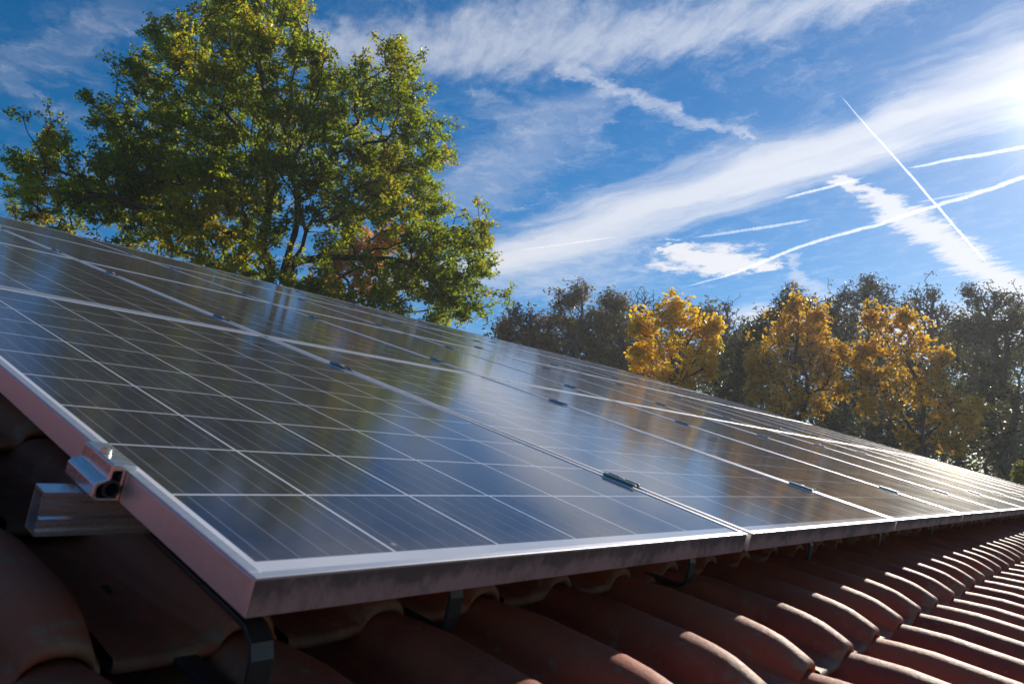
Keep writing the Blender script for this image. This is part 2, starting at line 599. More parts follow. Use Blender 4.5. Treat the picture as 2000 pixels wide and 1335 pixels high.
def tile_mesh(rng):
    """one interlocking clay tile with a single roll: local x across (roll centre 0), y from tail (0) up to head"""
    ang = np.linspace(math.pi, 0, 17)
    ys = np.array([0.0, 0.006, 0.014, 0.024, 0.036, 0.050, 0.066, 0.085, 0.12, 0.18, 0.25, 0.31, 0.345, 0.385])
    rows = []
    for y in ys:
        t = max(0.0, 1 - y / 0.135)
        a = 0.049 - 0.018 * t ** 1.3 - 0.010 * max(0.0, (y - 0.27) / 0.1)
        b = 0.053 - 0.024 * t ** 2.0 - 0.014 * max(0, (y - 0.27) / 0.1)
        base = -0.165 - 0.026 * max(0.0, y - 0.05) / 0.295 + 0.004 * t
        xs = [-PT + 0.050, -PT + 0.056, -0.092, -0.072, -a - 0.006]
        zs = [0.004, 0.0, -0.001, 0.0, 0.003]
        c = np.cos(ang)
        s = np.sin(ang)
        xs += list(a * np.sign(c) * np.abs(c) ** 0.9)
        zs += list(0.006 + (b - 0.006) * s ** 0.92)
        xs += [a + 0.006]
        zs += [0.001]
        rows.append([(x, y, base + z) for x, z in zip(xs, zs)])
    rows = np.array(rows)                                   # ny, nx, 3
    r0 = rows[0]
    lip = []
    for dy, dz in ((0.030, -0.016), (0.002, -0.015), (-0.003, -0.010), (-0.004, -0.005)):
        q = r0.copy()
        q[:, 1] += dy
        q[:, 2] += dz
        lip.append(q)
    return np.concatenate([np.array(lip), rows])


def tiled_roof(parent):
    rng = np.random.default_rng(5)
    g = tile_mesh(rng)
    ny, nx, _ = g.shape
    idx = np.arange(ny * nx).reshape(ny, nx)
    f0 = np.stack([idx[:-1, :-1], idx[:-1, 1:], idx[1:, 1:], idx[1:, :-1]], -1).reshape(-1, 4)
    V, F, UVS, k = [], [], [], 0
    uvt = g.reshape(-1, 3)[:, :2][f0.ravel()]
    k0, k1 = int((V_EAVE - V0T) / LT), int((V_RIDGE - V0T) / LT)
    i0, i1 = int(math.ceil((U_MIN - U0T) / PT)), int((U_MAX - U0T) / PT)
    for kk in range(k0 - 1, k1):
        for ii in range(i0, i1 + 1):
            u, v = U0T + ii * PT, V0T + kk * LT
            if v > 0.9 and 0.35 < u < 11.1 and v < 6.3:     # under the panels nothing of the tiles can be seen
                continue
            q = g.reshape(-1, 3).copy()
            q[:, 0] += u + rng.normal(0, 0.0012)
            q[:, 1] += v + rng.normal(0, 0.0022)
            q[:, 2] += rng.normal(0, 0.0010) + (q[:, 0] - u) * rng.normal(0, 0.008)
            V.append(q)
            F.append(f0 + k)
            UVS.append(uvt)
            k += len(q)
    return mesh_obj('roof', np.concatenate(V), np.concatenate(F), M_TILE, parent, smooth=True, uv=np.concatenate(UVS))


def house():
    h = empty('house', roof(0, 0, 0), ROT)
    tag(h, 'house roof of red brown clay roll tiles carrying the solar array', 'house')
    tiled_roof(h)
    inv = Matrix.Rotation(-PITCH, 4, 'X') @ Matrix.Translation(-roof(0, 0, 0))

    def part(name, mb, mat, bevel=0.0):                       # mb in world coordinates -> under the house
        o = mb.build(name, mat, h, bevel)
        o.data.transform(inv)
        return o
    deck = MB()                                               # boarding under the tiles
    deck.sweep([(V_EAVE - 0.02, -0.26), (V_RIDGE, -0.26), (V_RIDGE, -0.215), (V_EAVE - 0.02, -0.215)], U_MIN, U_MAX, 'x')
    deck.build('roof_boarding', M_WOOD, h)
    yr, zr = roof(0, V_RIDGE, -0.2)[1:]
    ye, ze = roof(0, V_EAVE, -0.26)[1:]
    far = MB()                                                # the other slope
    far.add([(U_MIN, yr + 0.02, zr), (U_MAX, yr + 0.02, zr), (U_MAX, 2 * yr - ye, ze), (U_MIN, 2 * yr - ye, ze),
             (U_MIN, yr + 0.02, zr - 0.1), (U_MAX, yr + 0.02, zr - 0.1), (U_MAX, 2 * yr - ye, ze - 0.1), (U_MIN, 2 * yr - ye, ze - 0.1)],
            [(0, 1, 2, 3), (7, 6, 5, 4), (0, 4, 5, 1), (1, 5, 6, 2), (2, 6, 7, 3), (3, 7, 4, 0)])
    part('rear_roof', far, M_TILE)
    wl = MB()
    x0, x1, ya, yb = U_MIN + 0.35, U_MAX - 0.35, ye + 0.45, 2 * yr - ye - 0.45
    zt = ze + 0.45 * math.tan(PITCH) - 0.06
    zp = zr - 0.2
    wl.add([(x0, ya, 0), (x1, ya, 0), (x1, yb, 0), (x0, yb, 0), (x0, ya, zt), (x1, ya, zt), (x1, yb, zt), (x0, yb, zt), (x0, yr, zp), (x1, yr, zp)],
           [(0, 1, 5, 4), (2, 3, 7, 6), (1, 2, 6, 9, 5), (3, 0, 4, 8, 7)])
    part('wall', wl, M_RENDER)
    gt = MB()
    pr = [(-0.07 * math.cos(t), -0.07 * math.sin(t)) for t in np.linspace(0, math.pi, 9)]
    pr2 = [(0.93 * a, 0.93 * b + 0.004) for a, b in pr][::-1]
    gt.sweep([(ye - 0.06 + a, ze + 0.03 + b) for a, b in pr + pr2], U_MIN, U_MAX, 'x')
    part('gutter', gt, M_ZINC)
    rc = MB()
    rr = [(yr + 0.11 * math.cos(t), zr - 0.075 + 0.11 * math.sin(t)) for t in np.linspace(0.1, math.pi - 0.1, 9)]
    rc.sweep(rr + [(a, b - 0.015) for a, b in rr[::-1]], U_MIN, U_MAX, 'x')
    part('ridge_cap', rc, M_TILE)
house()

# ------------------------------------------------------------------ solar panels
W1, PITCH_U = 0.956, 1.0398
NC = 11
ROWV = [0.0, 1.660, 3.385, 5.145, 6.815]
GAP_U, GAP_V, FT = 0.020, 0.016, 0.0325
col_u = [(0.0, W1 - GAP_U / 2)] + [(W1 + GAP_U / 2 + (i - 1) * PITCH_U, W1 + i * PITCH_U - GAP_U / 2) for i in range(1, NC)]
ROWN = ['bottom', 'second', 'third', 'top']


def panel_parts(w, h):
    fr = MB()
    lip, wall = 0.0105, 0.0022
    for (a, b, c, d) in ((0, w, 0, lip), (0, w, h - lip, h)):
        fr.box(a, b, c, d, -0.0022, 0.0)
    fr.box(0, lip, lip, h - lip, -0.0022, 0.0)
    fr.box(w - lip, w, lip, h - lip, -0.0022, 0.0)
    for (a, b, c, d) in ((0, w, 0, wall), (0, w, h - wall, h), (0, wall, wall, h - wall), (w - wall, w, wall, h - wall)):
        fr.box(a, b, c, d, -FT, -0.0022)
    for (a, b, c, d) in ((wall, w - wall, wall, 0.022), (wall, w - wall, h - 0.022, h - wall)):
        fr.box(a, b, c, d, -FT, -FT + 0.002)
    mx, my = 0.0145, 0.020                                    # cell field inside the frame
    x0, x1, y0, y1 = lip - 0.002, w - lip + 0.002, lip - 0.002, h - lip + 0.002
    cw, ch = (w - 2 * lip - 2 * 0.006) / 6, (h - 2 * lip - 2 * my) / 10
    fu = lambda x: (x - lip - 0.006) / cw
    fv = lambda y: (y - lip - my) / ch
    gv = [(x0, y0, -0.0018), (x1, y0, -0.0018), (x1, y1, -0.0018), (x0, y1, -0.0018)]
    guv = [(fu(x), fv(y)) for x, y, _ in gv]
    return fr, gv, guv


def array():
    cache = {}
    for r in range(4):
        for c in range(NC):
            (u0, u1), v0, v1 = col_u[c], ROWV[r] + (GAP_V / 2 if r else 0), ROWV[r + 1] - GAP_V / 2
            w, h = round(u1 - u0, 4), round(v1 - v0, 4)
            e = empty('solar_panel', roof(u0, v0, 0), ROT)
            tag(e, f'dark solar panel, {ORD[c]} from the near corner in the {ROWN[r]} row', 'solar panel', 'solar panels on the tiled roof')
            if (w, h) not in cache:
                fr, gv, guv = panel_parts(w, h)
                f = fr.build('frame', M_FRAME, e, 0.0007)
                g = mesh_obj('glass', gv, [(0, 1, 2, 3)], M_CELL, e, uv=guv)
                bk = mesh_obj('backsheet', [(x, y, -0.007) for x, y, _ in gv], [(3, 2, 1, 0)], M_BACK, e)
                cache[(w, h)] = (f, g, bk)
            else:
                for s in cache[(w, h)]:
                    q = s.copy()
                    COL.objects.link(q)
                    q.parent = e
array()

# ------------------------------------------------------------------ clamps, rails, hooks
RAIL_V = [(0.235, 0.315), (1.195, 1.280)]                      # clamp spans above the two rails of each row


def clamp_spans(r):
    s = (ROWV[r + 1] - ROWV[r]) / 1.66
    return [(ROWV[r] + a * s, ROWV[r] + b * s if False else ROWV[r] + a * s + (b - a)) for a, b in RAIL_V]


def mid_clamp_parts():
    b = MB()                                                   # local origin: lower end, on the joint
    t = 0.003
    prof = [(-0.0135, 0.0004), (-0.0085, 0.0004), (-0.0085, -0.030), (0.0085, -0.030), (0.0085, 0.0004), (0.0135, 0.0004),
            (0.0135, 0.0052), (0.0072, 0.0058), (0.0060, 0.0030), (-0.0060, 0.0030), (-0.0072, 0.0058), (-0.0135, 0.0052)]
    b.sweep(prof, 0.0, 0.072, 'y')
    k = MB()
    k.cyl((0, 0.036, 0.0031), 0.0050, 0.0042, 18)
    return b, k


def end_clamp_parts():
    """hollow extruded clamp: profile in (u, w), panel edge at u = 0, rail below"""
    b = MB()
    outer = [(0.009, 0.0005), (0.009, 0.0045), (-0.004, 0.0055), (-0.0165, 0.0055), (-0.0185, 0.004), (-0.0190, -0.0095), (-0.0300, -0.0125),
             (-0.0330, -0.0160), (-0.0330, -0.0280), (-0.0280, -0.0320), (-0.0010, -0.0320), (-0.0010, 0.0005)]
    inner = [(-0.0035, -0.0020), (-0.0035, -0.0020), (-0.0040, -0.0010), (-0.0140, -0.0010), (-0.0155, -0.0020), (-0.0160, -0.0110), (-0.0265, -0.0150),
             (-0.0295, -0.0180), (-0.0295, -0.0260), (-0.0265, -0.0290), (-0.0045, -0.0290), (-0.0035, -0.0140)]
    outer = [(a * 0.80 if a < 0 else a, c) for a, c in outer]
    inner = [(a * 0.80, c) for a, c in inner]
    b.ring_sweep(outer, inner, 0.0, 0.076, 'y')
    k = MB()
    k.cyl((-0.0078, 0.038, 0.0056), 0.0052, 0.0045, 18)
    k.cyl((-0.0078, 0.038, 0.0101), 0.0026, 0.0006, 6)
    ins = MB()
    ins.ring_sweep([(-0.0107 + 0.0088 * math.cos(t), -0.019 + 0.0090 * math.sin(t)) for t in np.linspace(0, 2 * math.pi, 20, endpoint=False)],
                   [(-0.0107 + 0.0064 * math.cos(t), -0.019 + 0.0066 * math.sin(t)) for t in np.linspace(0, 2 * math.pi, 20, endpoint=False)], -0.002, 0.074, 'y')
    return b, k, ins


def copy_thing(src, loc):
    e = src.copy()
    COL.objects.link(e)
    e.location = loc
    for ch in src.children:
        q = ch.copy()
        COL.objects.link(q)
        q.parent = e
    return e


def clamps():
    proto = None
    for r in range(4):
        for s, (a, b) in enumerate(clamp_spans(r)):
            for c in range(NC - 1):
                u = W1 + c * PITCH_U
                loc = roof(u, a, 0)
                if proto is None:
                    e = proto = empty('mid_clamp', loc, ROT)
                    bm, km = mid_clamp_parts()
                    bm.build('clamp_body', M_CLAMP, e, 0.0006)
                    km.build('bolt', M_BOLT, e, 0.0006)
                else:
                    e = copy_thing(proto, loc)
                tag(e, f"{'lower' if s == 0 else 'upper'} aluminium clamp between {ORD[c]} and {ORD[c + 1]} panels of the {ROWN[r]} row", 'clamp', 'mid clamps on the panel joints')
    proto = None
    for r in range(4):
        for s, (a, b) in enumerate(clamp_spans(r)):
            loc = roof(0, a + 0.018, 0)
            if proto is None:
                e = proto = empty('end_clamp', loc, ROT)
                bm, km, im = end_clamp_parts()
                bm.build('clamp_body', M_ALU, e, 0.0006)
                km.build('bolt', M_BOLT, e, 0.0005)
                im.build('sleeve', M_STEEL, e)
                tag(e, 'hollow aluminium end clamp gripping the near panel edge above the rail end', 'clamp', 'end clamps on the array edge')
            else:
                e = copy_thing(proto, loc)
                tag(e, f"{'lower' if s == 0 else 'upper'} end clamp on the outer edge of the {ROWN[r]} row", 'clamp', 'end clamps on the array edge')


def rails():
    outer = [(-0.0200, 0.0000), (-0.0200, -0.0045), (-0.0175, -0.0060), (-0.0175, -0.0085), (-0.0200, -0.0100), (-0.0200, -0.0240), (-0.0225, -0.0260), (-0.0225, -0.0300),
             (-0.0200, -0.0320), (-0.0200, -0.0355), (-0.0180, -0.0370), (-0.0225, -0.0385), (-0.0225, -0.0430), (0.0060, -0.0430), (0.0060, -0.0240), (0.0060, 0.0000)]
    inner = [(-0.0175, -0.0025), (-0.0175, -0.0040), (-0.0150, -0.0055), (-0.0150, -0.0090), (-0.0175, -0.0105), (-0.0175, -0.0235), (-0.0200, -0.0265), (-0.0200, -0.0295),
             (-0.0175, -0.0315), (-0.0175, -0.0350), (-0.0155, -0.0372), (-0.0200, -0.0390), (-0.0200, -0.0405), (0.0035, -0.0405), (0.0035, -0.0240), (0.0035, -0.0025)]
    first = None
    for r in range(4):
        for s, (a, b) in enumerate(clamp_spans(r)):
            v = a + 0.066
            loc = roof(-0.058 - 0.012 * (r + s) % 0.02, v, -FT - 0.0005)
            if first is None:
                mb = MB()
                mb.ring_sweep(outer, inner, 0.0, 11.47, 'x')
                mb.box(0.012, 11.469, -0.0170, 0.0033, -0.0245, -0.0225)
                o = first = mb.build('mounting_rail', M_ALU, None, 0.0)
                o.rotation_euler = ROT
            else:
                o = first.copy()
                COL.objects.link(o)
            o.location = loc
            tag(o, 'grooved aluminium rail whose cut end sticks out below the end clamp' if first is o else
                f"{'lower' if s == 0 else 'upper'} aluminium rail under the {ROWN[r]} panel row", 'rail', 'mounting rails under the panels')


def hooks():
    """flat steel hooks that carry the lowest rail: up from under a tile, round a bend, back up-slope to the rail"""
    us = [0.068, 0.372, 1.02, 1.70, 2.38, 3.19, 3.86] + [4.54 + 0.68 * i for i in range(10)]
    path = [(0.37, -0.178), (0.20, -0.168), (0.090, -0.158), (0.066, -0.154), (0.057, -0.145), (0.0555, -0.130), (0.0575, -0.106), (0.064, -0.094), (0.078, -0.0850), (0.11, -0.0838), (0.32, -0.0838)]
    t = 0.0055
    left, right = [], []
    for i, (a, b) in enumerate(path):
        p, q = path[max(0, i - 1)], path[min(len(path) - 1, i + 1)]
        d = np.array((q[0] - p[0], q[1] - p[1]))
        d /= np.hypot(*d)
        left.append((a - d[1] * t / 2, b + d[0] * t / 2))
        right.append((a + d[1] * t / 2, b - d[0] * t / 2))
    proto = None
    for i, u in enumerate(us):
        loc = roof(u, 0.0 if i == 0 else 0.056, 0)
        if proto is None:
            mb = MB()
            mb.sweep(left + right[::-1], -0.0115, 0.0115, 'x')
            o = proto = mb.build('roof_hook', M_STEEL, None, 0.0008)
            o.rotation_euler = ROT
        else:
            o = proto.copy()
            COL.objects.link(o)
        o.location = loc
        tag(o, 'bent flat steel roof hook on the tiles under the near corner' if i == 0 else
            f'bent steel roof hook under the array edge, {ORD[i]} from the near corner', 'roof hook', 'roof hooks under the array edge')

clamps()
rails()
hooks()

# ------------------------------------------------------------------ trees
def leaf_mesh(rng, centres, per, spread, size, flat=0.55, droop=0.0, wid=0.55, squash=0.8):
    n = len(centres) * per
    c = np.repeat(centres, per, 0)
    off = rng.normal(0, 1, (n, 3))
    off /= np.linalg.norm(off, axis=1, keepdims=True) + 1e-9
    off *= (rng.random((n, 1)) ** 0.5) * spread
    off[:, 2] *= squash
    p = c + off
    nrm = rng.normal(0, 1, (n, 3))
    nrm[:, 2] = np.abs(nrm[:, 2]) + flat
    nrm /= np.linalg.norm(nrm, axis=1, keepdims=True)
    d = off / spread + rng.normal(0, 0.5, (n, 3))
    d[:, 2] -= droop
    d -= nrm * (d * nrm).sum(1, keepdims=True)
    d /= np.linalg.norm(d, axis=1, keepdims=True) + 1e-9
    s = np.cross(nrm, d)
    L = size * rng.uniform(0.65, 1.3, (n, 1))
    Wd = L * wid * rng.uniform(0.8, 1.2, (n, 1))
    v = np.stack([p - d * L * 0.5, p + s * Wd * 0.5 + d * L * 0.08 + nrm * L * 0.07, p + d * L * 0.5, p - s * Wd * 0.5 + d * L * 0.08 + nrm * L * 0.07], 1)
    return v.reshape(-1, 3), np.arange(n * 4).reshape(-1, 4)


def grow(rng, guides, targets, step, pathw=0.25, wob=0.12, up=0.12):
    """skeleton: guide polylines (first starts at the foot), then every target joined to the cheapest node"""
    T = np.array(targets, float)
    cap = 200000
    pos, par, dist = np.zeros((cap, 3)), np.full(cap, -1), np.zeros(cap)
    cnt = [0]

    def add(p, q):
        k = cnt[0]
        pos[k] = p
        par[k] = q
        dist[k] = 0.0 if q < 0 else dist[q] + math.dist(pos[k], pos[q])
        cnt[0] += 1
        return k
    for g in guides:
        g = [np.array(p, float) for p in g]
        if not cnt[0]:
            k = add(g[0], -1)
        else:
            k = int(np.argmin(np.linalg.norm(pos[:cnt[0]] - g[0], axis=1)))
        for p in g[1:]:
            a = pos[k].copy()
            m = max(1, int(np.linalg.norm(p - a) / step))
            side = rng.normal(0, 0.10, 3) * np.linalg.norm(p - a)
            for i in range(1, m + 1):
                q = a + (p - a) * i / m + side * math.sin(math.pi * i / m)
                if i < m:
                    q = q + rng.normal(0, wob * step * 0.5, 3)
                k = add(q, k)
    ng = cnt[0]
    t0 = min(3, ng - 1)
    G = pos[:ng]
    order = np.argsort(np.linalg.norm(T[:, None] - G[None], axis=2).min(1))
    tips = []
    for ti in order:
        a = T[ti]
        Pn = pos[:cnt[0]]
        dd = np.linalg.norm(a - Pn, axis=1)
        cost = dd + pathw * dist[:cnt[0]] + 0.35 * np.maximum(0, Pn[:, 2] - a[2])
        cost[:t0] += 1e3
        k = int(np.argmin(cost))
        p0 = pos[k].copy()
        tan = (p0 - pos[par[k]]) if par[k] >= 0 else np.array((0, 0, 1.0))
        tan = tan / (np.linalg.norm(tan) + 1e-9)
        L = dd[k]
        m = max(2, int(L / step))
        ctrl = p0 + tan * L * 0.30 + (a - p0) * 0.25 + np.array((0, 0, up * L))
        for i in range(1, m + 1):
            s = i / m
            q = (1 - s) ** 2 * p0 + 2 * s * (1 - s) * ctrl + s * s * a
            if i < m:
                q = q + rng.normal(0, wob * step, 3)
            k = add(q, k)
        tips.append(k)
    n = cnt[0]
    return pos[:n].copy(), par[:n].copy(), np.array(tips), ng


def limb_mesh(pos, par, tips, r0, ex, rmax, ng, sides=6):
    n = len(pos)
    acc = np.zeros(n)
    r = np.zeros(n)
    for i in range(n - 1, -1, -1):
        r[i] = max(r0, acc[i] ** (1 / ex)) if acc[i] > 0 else r0
        if par[i] >= 0:
            acc[par[i]] += r[i] ** ex
    r *= 1.0
    k = rmax / r[0]
    if k < 1:
        r = r0 + (r - r0) * (rmax - r0) / (r[0] - r0)
    i = np.nonzero(par >= 0)[0]
    a, b = pos[par[i]], pos[i]
    ra, rb = np.minimum(r[par[i]], r[i] * 1.5), r[i]
    d = b - a
    d /= np.linalg.norm(d, axis=1, keepdims=True) + 1e-9
    ref = np.where(np.abs(d[:, 2:3]) < 0.9, np.array([[0, 0, 1.0]]), np.array([[1.0, 0, 0]]))
    s = np.cross(d, ref)
    s /= np.linalg.norm(s, axis=1, keepdims=True) + 1e-9
    t = np.cross(d, s)
    V, F, base = [], [], 0
    thin = rb < 0.035
    for sel, sd in ((thin, 3), (~thin, 7)):
        if not sel.any():
            continue
        th = np.linspace(0, 2 * math.pi, sd, endpoint=False)
        cs, sn = np.cos(th)[None, :, None], np.sin(th)[None, :, None]
        ring = s[sel][:, None] * cs + t[sel][:, None] * sn
        A = a[sel][:, None] + ring * ra[sel][:, None, None]
        B = b[sel][:, None] + ring * rb[sel][:, None, None]
        m = sel.sum()
        v = np.concatenate([A, B], 1).reshape(-1, 3)
        off = (np.arange(m) * 2 * sd)[:, None] + base
        q = np.arange(sd)
        q2 = (q + 1) % sd
        f = np.stack([off + q, off + q2, off + sd + q2, off + sd + q], -1).reshape(-1, 4)
        V.append(v)
        F.append(f)
        base += len(v)
    return np.concatenate(V), np.concatenate(F), r


def ball_points(rng, c, r, n, shell=0.5):
    d = rng.normal(0, 1, (n, 3))
    d /= np.linalg.norm(d, axis=1, keepdims=True)
    return np.array(c) + d * (rng.random((n, 1)) ** shell) * (0.62 + 0.62 * rng.random((n, 1)) ** 1.6) * np.array(r)


def tree(name, label, cat, seed, foot, guides, lobes, tips_per, leaf, bark, leafmat, per, spread, size, step=0.5, r0=0.012, ex=2.3, rmax=0.3,
         group=None, pathw=0.25, wob=0.12, up=0.12, flat=0.55, droop=0.0, leaf_part='crown', keep=1.0, wid=0.55, shoots=0.0):
    rng = np.random.default_rng(seed)
    foot = np.array(foot, float)
    tg = np.concatenate([ball_points(rng, c, r, max(3, int(tips_per * k))) for c, r, k in lobes])
    if shoots:
        tg[:, 2] += np.where(rng.random(len(tg)) < 0.3, rng.exponential(shoots, len(tg)), 0)
    pos, par, tips, ng = grow(rng, guides, tg, step, pathw, wob, up)
    e = empty(name, foot)
    tag(e, label, cat, group)
    v, f, r = limb_mesh(pos, par, tips, r0, ex, rmax, ng)
    mesh_obj('trunk', v - foot, f, bark, e, smooth=True)
    if leafmat is not None:
        cen = pos[tips]
        prev = pos[par[tips]] * 0.6 + cen * 0.4
        cen = np.concatenate([cen, prev + rng.normal(0, spread * 0.5, prev.shape)])
        cen = cen[rng.random(len(cen)) < keep]
        lv, lf = leaf_mesh(rng, cen, per, spread, size, flat, droop, wid)
        mesh_obj(leaf_part, lv - foot, lf, leafmat, e)
    return e


def ground_under(px, d):
    p = at(px, 900, d)
    return np.array((p.x, p.y, 0.0))


L_OAK = mat_leaf('oak_leaves', [(0.0, (0.034, 0.062, 0.014)), (0.44, (0.068, 0.105, 0.018)), (0.70, (0.13, 0.150, 0.020)), (0.90, (0.27, 0.17, 0.018)), (0.98, (0.36, 0.13, 0.020))], 0.35, 0.55, 0.4,
                 [(0.0, (0.15, 0.25, 0.012)), (0.44, (0.36, 0.46, 0.016)), (0.70, (0.52, 0.54, 0.018)), (0.90, (0.74, 0.48, 0.016)), (0.98, (0.78, 0.30, 0.020))])
L_ORANGE = mat_leaf('orange_leaves', [(0.0, (0.54, 0.24, 0.014)), (0.6, (0.66, 0.34, 0.018)), (1.0, (0.74, 0.44, 0.02))], 0.5, 0.5)
L_YELLOW = mat_leaf('yellow_leaves', [(0.0, (0.62, 0.33, 0.008)), (0.5, (0.76, 0.46, 0.010)), (1.0, (0.82, 0.56, 0.015))], 0.5, 0.55, 0.4, [(0.0, (0.80, 0.46, 0.008)), (0.5, (0.90, 0.60, 0.010)), (1.0, (0.92, 0.68, 0.012))])
L_AMBER = mat_leaf('amber_leaves', [(0.0, (0.17, 0.14, 0.022)), (0.36, (0.52, 0.28, 0.016)), (1.0, (0.74, 0.44, 0.016))], 0.5, 0.55, 0.4, [(0.0, (0.30, 0.26, 0.02)), (0.36, (0.74, 0.42, 0.016)), (1.0, (0.88, 0.58, 0.016))])
L_OLIVE = mat_leaf('olive_leaves', [(0.0, (0.050, 0.065, 0.028)), (0.42, (0.10, 0.105, 0.034)), (0.70, (0.22, 0.155, 0.036)), (1.0, (0.40, 0.22, 0.034))], 0.22, 0.5)
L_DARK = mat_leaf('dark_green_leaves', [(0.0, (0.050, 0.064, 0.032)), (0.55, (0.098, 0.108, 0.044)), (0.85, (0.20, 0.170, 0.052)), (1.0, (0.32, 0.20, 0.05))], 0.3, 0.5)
L_RUST = mat_leaf('rusty_leaves', [(0.0, (0.080, 0.050, 0.026)), (0.6, (0.15, 0.080, 0.032)), (1.0, (0.27, 0.13, 0.038))], 0.4, 0.45)


def oak():
    rng = np.random.default_rng(11)
    D = 24.0
    px = [(55, 335, 55), (100, 262, 42), (40, 385, 48), (135, 395, 58), (90, 310, 48), (150, 300, 42), (75, 415, 40), (35, 230, 18),
          (225, 335, 72), (280, 300, 70), (225, 235, 58), (190, 190, 30), (275, 150, 55), (295, 75, 45), (350, 110, 72), (335, 210, 80), (345, 330, 85), (300, 405, 75), (215, 415, 55), (400, 425, 72), (340, 440, 60),
          (350, 45, 32), (425, 50, 70), (480, 5, 70), (560, 15, 62), (520, 105, 80), (600, 110, 66), (640, 165, 48), (445, 165, 80), (560, 215, 80), (430, 270, 80), (520, 320, 66), (640, 250, 70), (610, 345, 66), (470, 390, 60), (390, 350, 60), (545, 430, 45),
          (770, 105, 46), (800, 110, 30), (790, 175, 52), (735, 200, 56), (700, 170, 48), (705, 120, 30), (680, 210, 44), (860, 250, 36), (870, 420, 34), (815, 250, 60), (845, 315, 46), (775, 320, 72), (700, 315, 68), (835, 400, 52), (765, 425, 62), (680, 425, 50), (840, 475, 70), (905, 470, 56), (935, 525, 50), (870, 560, 66), (950, 590, 42), (985, 590, 26), (785, 548, 66), (705, 580, 44), (610, 560, 44), (905, 625, 42), (450, 480, 52), (850, 620, 46), (560, 590, 40), (480, 560, 46), (950, 480, 26), (420, 540, 36), (540, 590, 40), (640, 610, 40), (730, 600, 44), (800, 610, 44), (455, 525, 40), (500, 545, 36), (600, 575, 40), (545, 560, 36), (660, 590, 44), (300, 360, 60), (260, 380, 50), (480, 440, 46), (430, 340, 60), (525, 385, 50), (600, 420, 44), (655, 390, 46), (725, 385, 56), (560, 330, 54), (500, 200, 60), (175, 370, 46), (120, 440, 36), (250, 455, 36), (300, 470, 40), (390, 500, 40), (20, 400, 26), (470, 515, 36), (540, 530, 30), (612, 545, 36), (665, 562, 40), (590, 500, 26), (60, 440, 28), (110, 455, 26), (165, 462, 34), (215, 478, 32), (275, 488, 34), (330, 498, 32), (385, 512, 34), (435, 524, 32), (505, 500, 24), (740, 585, 36), (880, 600, 40), (645, 470, 40), (700, 505, 34), (610, 585, 36), (530, 480, 30), (575, 540, 34), (800, 480, 44), (850, 530, 50), (900, 580, 44), (760, 380, 46), (820, 360, 44)]
    lobes = []
    for x, y, r in px:
        half = 0.5 - abs((x - 520) / 1080)
        for s in (-1, 1):
            if s == 1 and r < 46:
                continue
            dz = s * rng.uniform(0.3, 4.6) * max(0.2, half + 0.35)
            d = D + dz
            c = at(x + rng.normal(0, 8), y + rng.normal(0, 8), d)
            rr = r * D / FPX
            lobes.append((tuple(c), (rr, rr, rr * 0.85), (r / 70) ** 2.4))
    foot = ground_under(545, D)
    G = lambda x, y, d=D: tuple(at(x, y, d))
    fz = tuple(foot)
    guides = [[fz, G(545, 690), G(520, 560), G(512, 480), G(520, 350), G(515, 240), G(500, 120), G(490, 30)],
              [G(545, 690), G(562, 560), G(568, 480), G(582, 380), G(590, 280), G(610, 180), G(600, 90)],
              [G(568, 520), G(620, 505, D + 1), G(700, 440, D + 1.5), G(770, 330, D + 1), G(790, 200, D + 1)],
              [G(620, 505, D + 1), G(720, 510, D), G(830, 520, D - 1), G(930, 560, D - 1)],
              [G(512, 480), G(440, 450, D - 1), G(340, 400, D - 2), G(200, 380, D - 2.5), G(80, 360, D - 3)],
              [G(515, 430), G(470, 360, D + 1), G(400, 270, D + 2), G(330, 160, D + 2)],
              [G(518, 300), G(440, 220, D - 1.5), G(360, 130, D - 2)],
              [G(582, 380), G(650, 300, D - 1.5), G(700, 240, D - 2)]]
    tree('oak_tree', 'tall green oak turning yellow, forked dark trunks, towering behind the roof', 'tree', 21, foot, guides, lobes, 48, None, M_BARK, L_OAK,
         20, 0.205, 0.116, step=0.45, r0=0.013, ex=2.25, rmax=0.25, wob=0.14, shoots=0.25, flat=0.35, wid=0.6)
    # the orange one seen through the oak's lower limbs
    D2 = 33.0
    lob = [(tuple(at(x, y, D2 + z)), (r * D2 / FPX,) * 3, 1.0) for x, y, r, z in ((690, 470, 45, 0), (730, 500, 50, 1), (660, 510, 40, -1), (760, 470, 40, 0), (720, 550, 50, 0), (800, 520, 36, 1), (640, 560, 50, 1))]
    ft = ground_under(715, D2)
    tree('orange_tree', 'orange autumn tree seen through the lower limbs of the big oak', 'tree', 23, ft, [[tuple(ft), tuple(at(715, 640, D2)), tuple(at(712, 520, D2))]], lob, 44, None, M_BARK, L_ORANGE,
         9, 0.28, 0.22, step=0.5, r0=0.014, rmax=0.2)

oak()


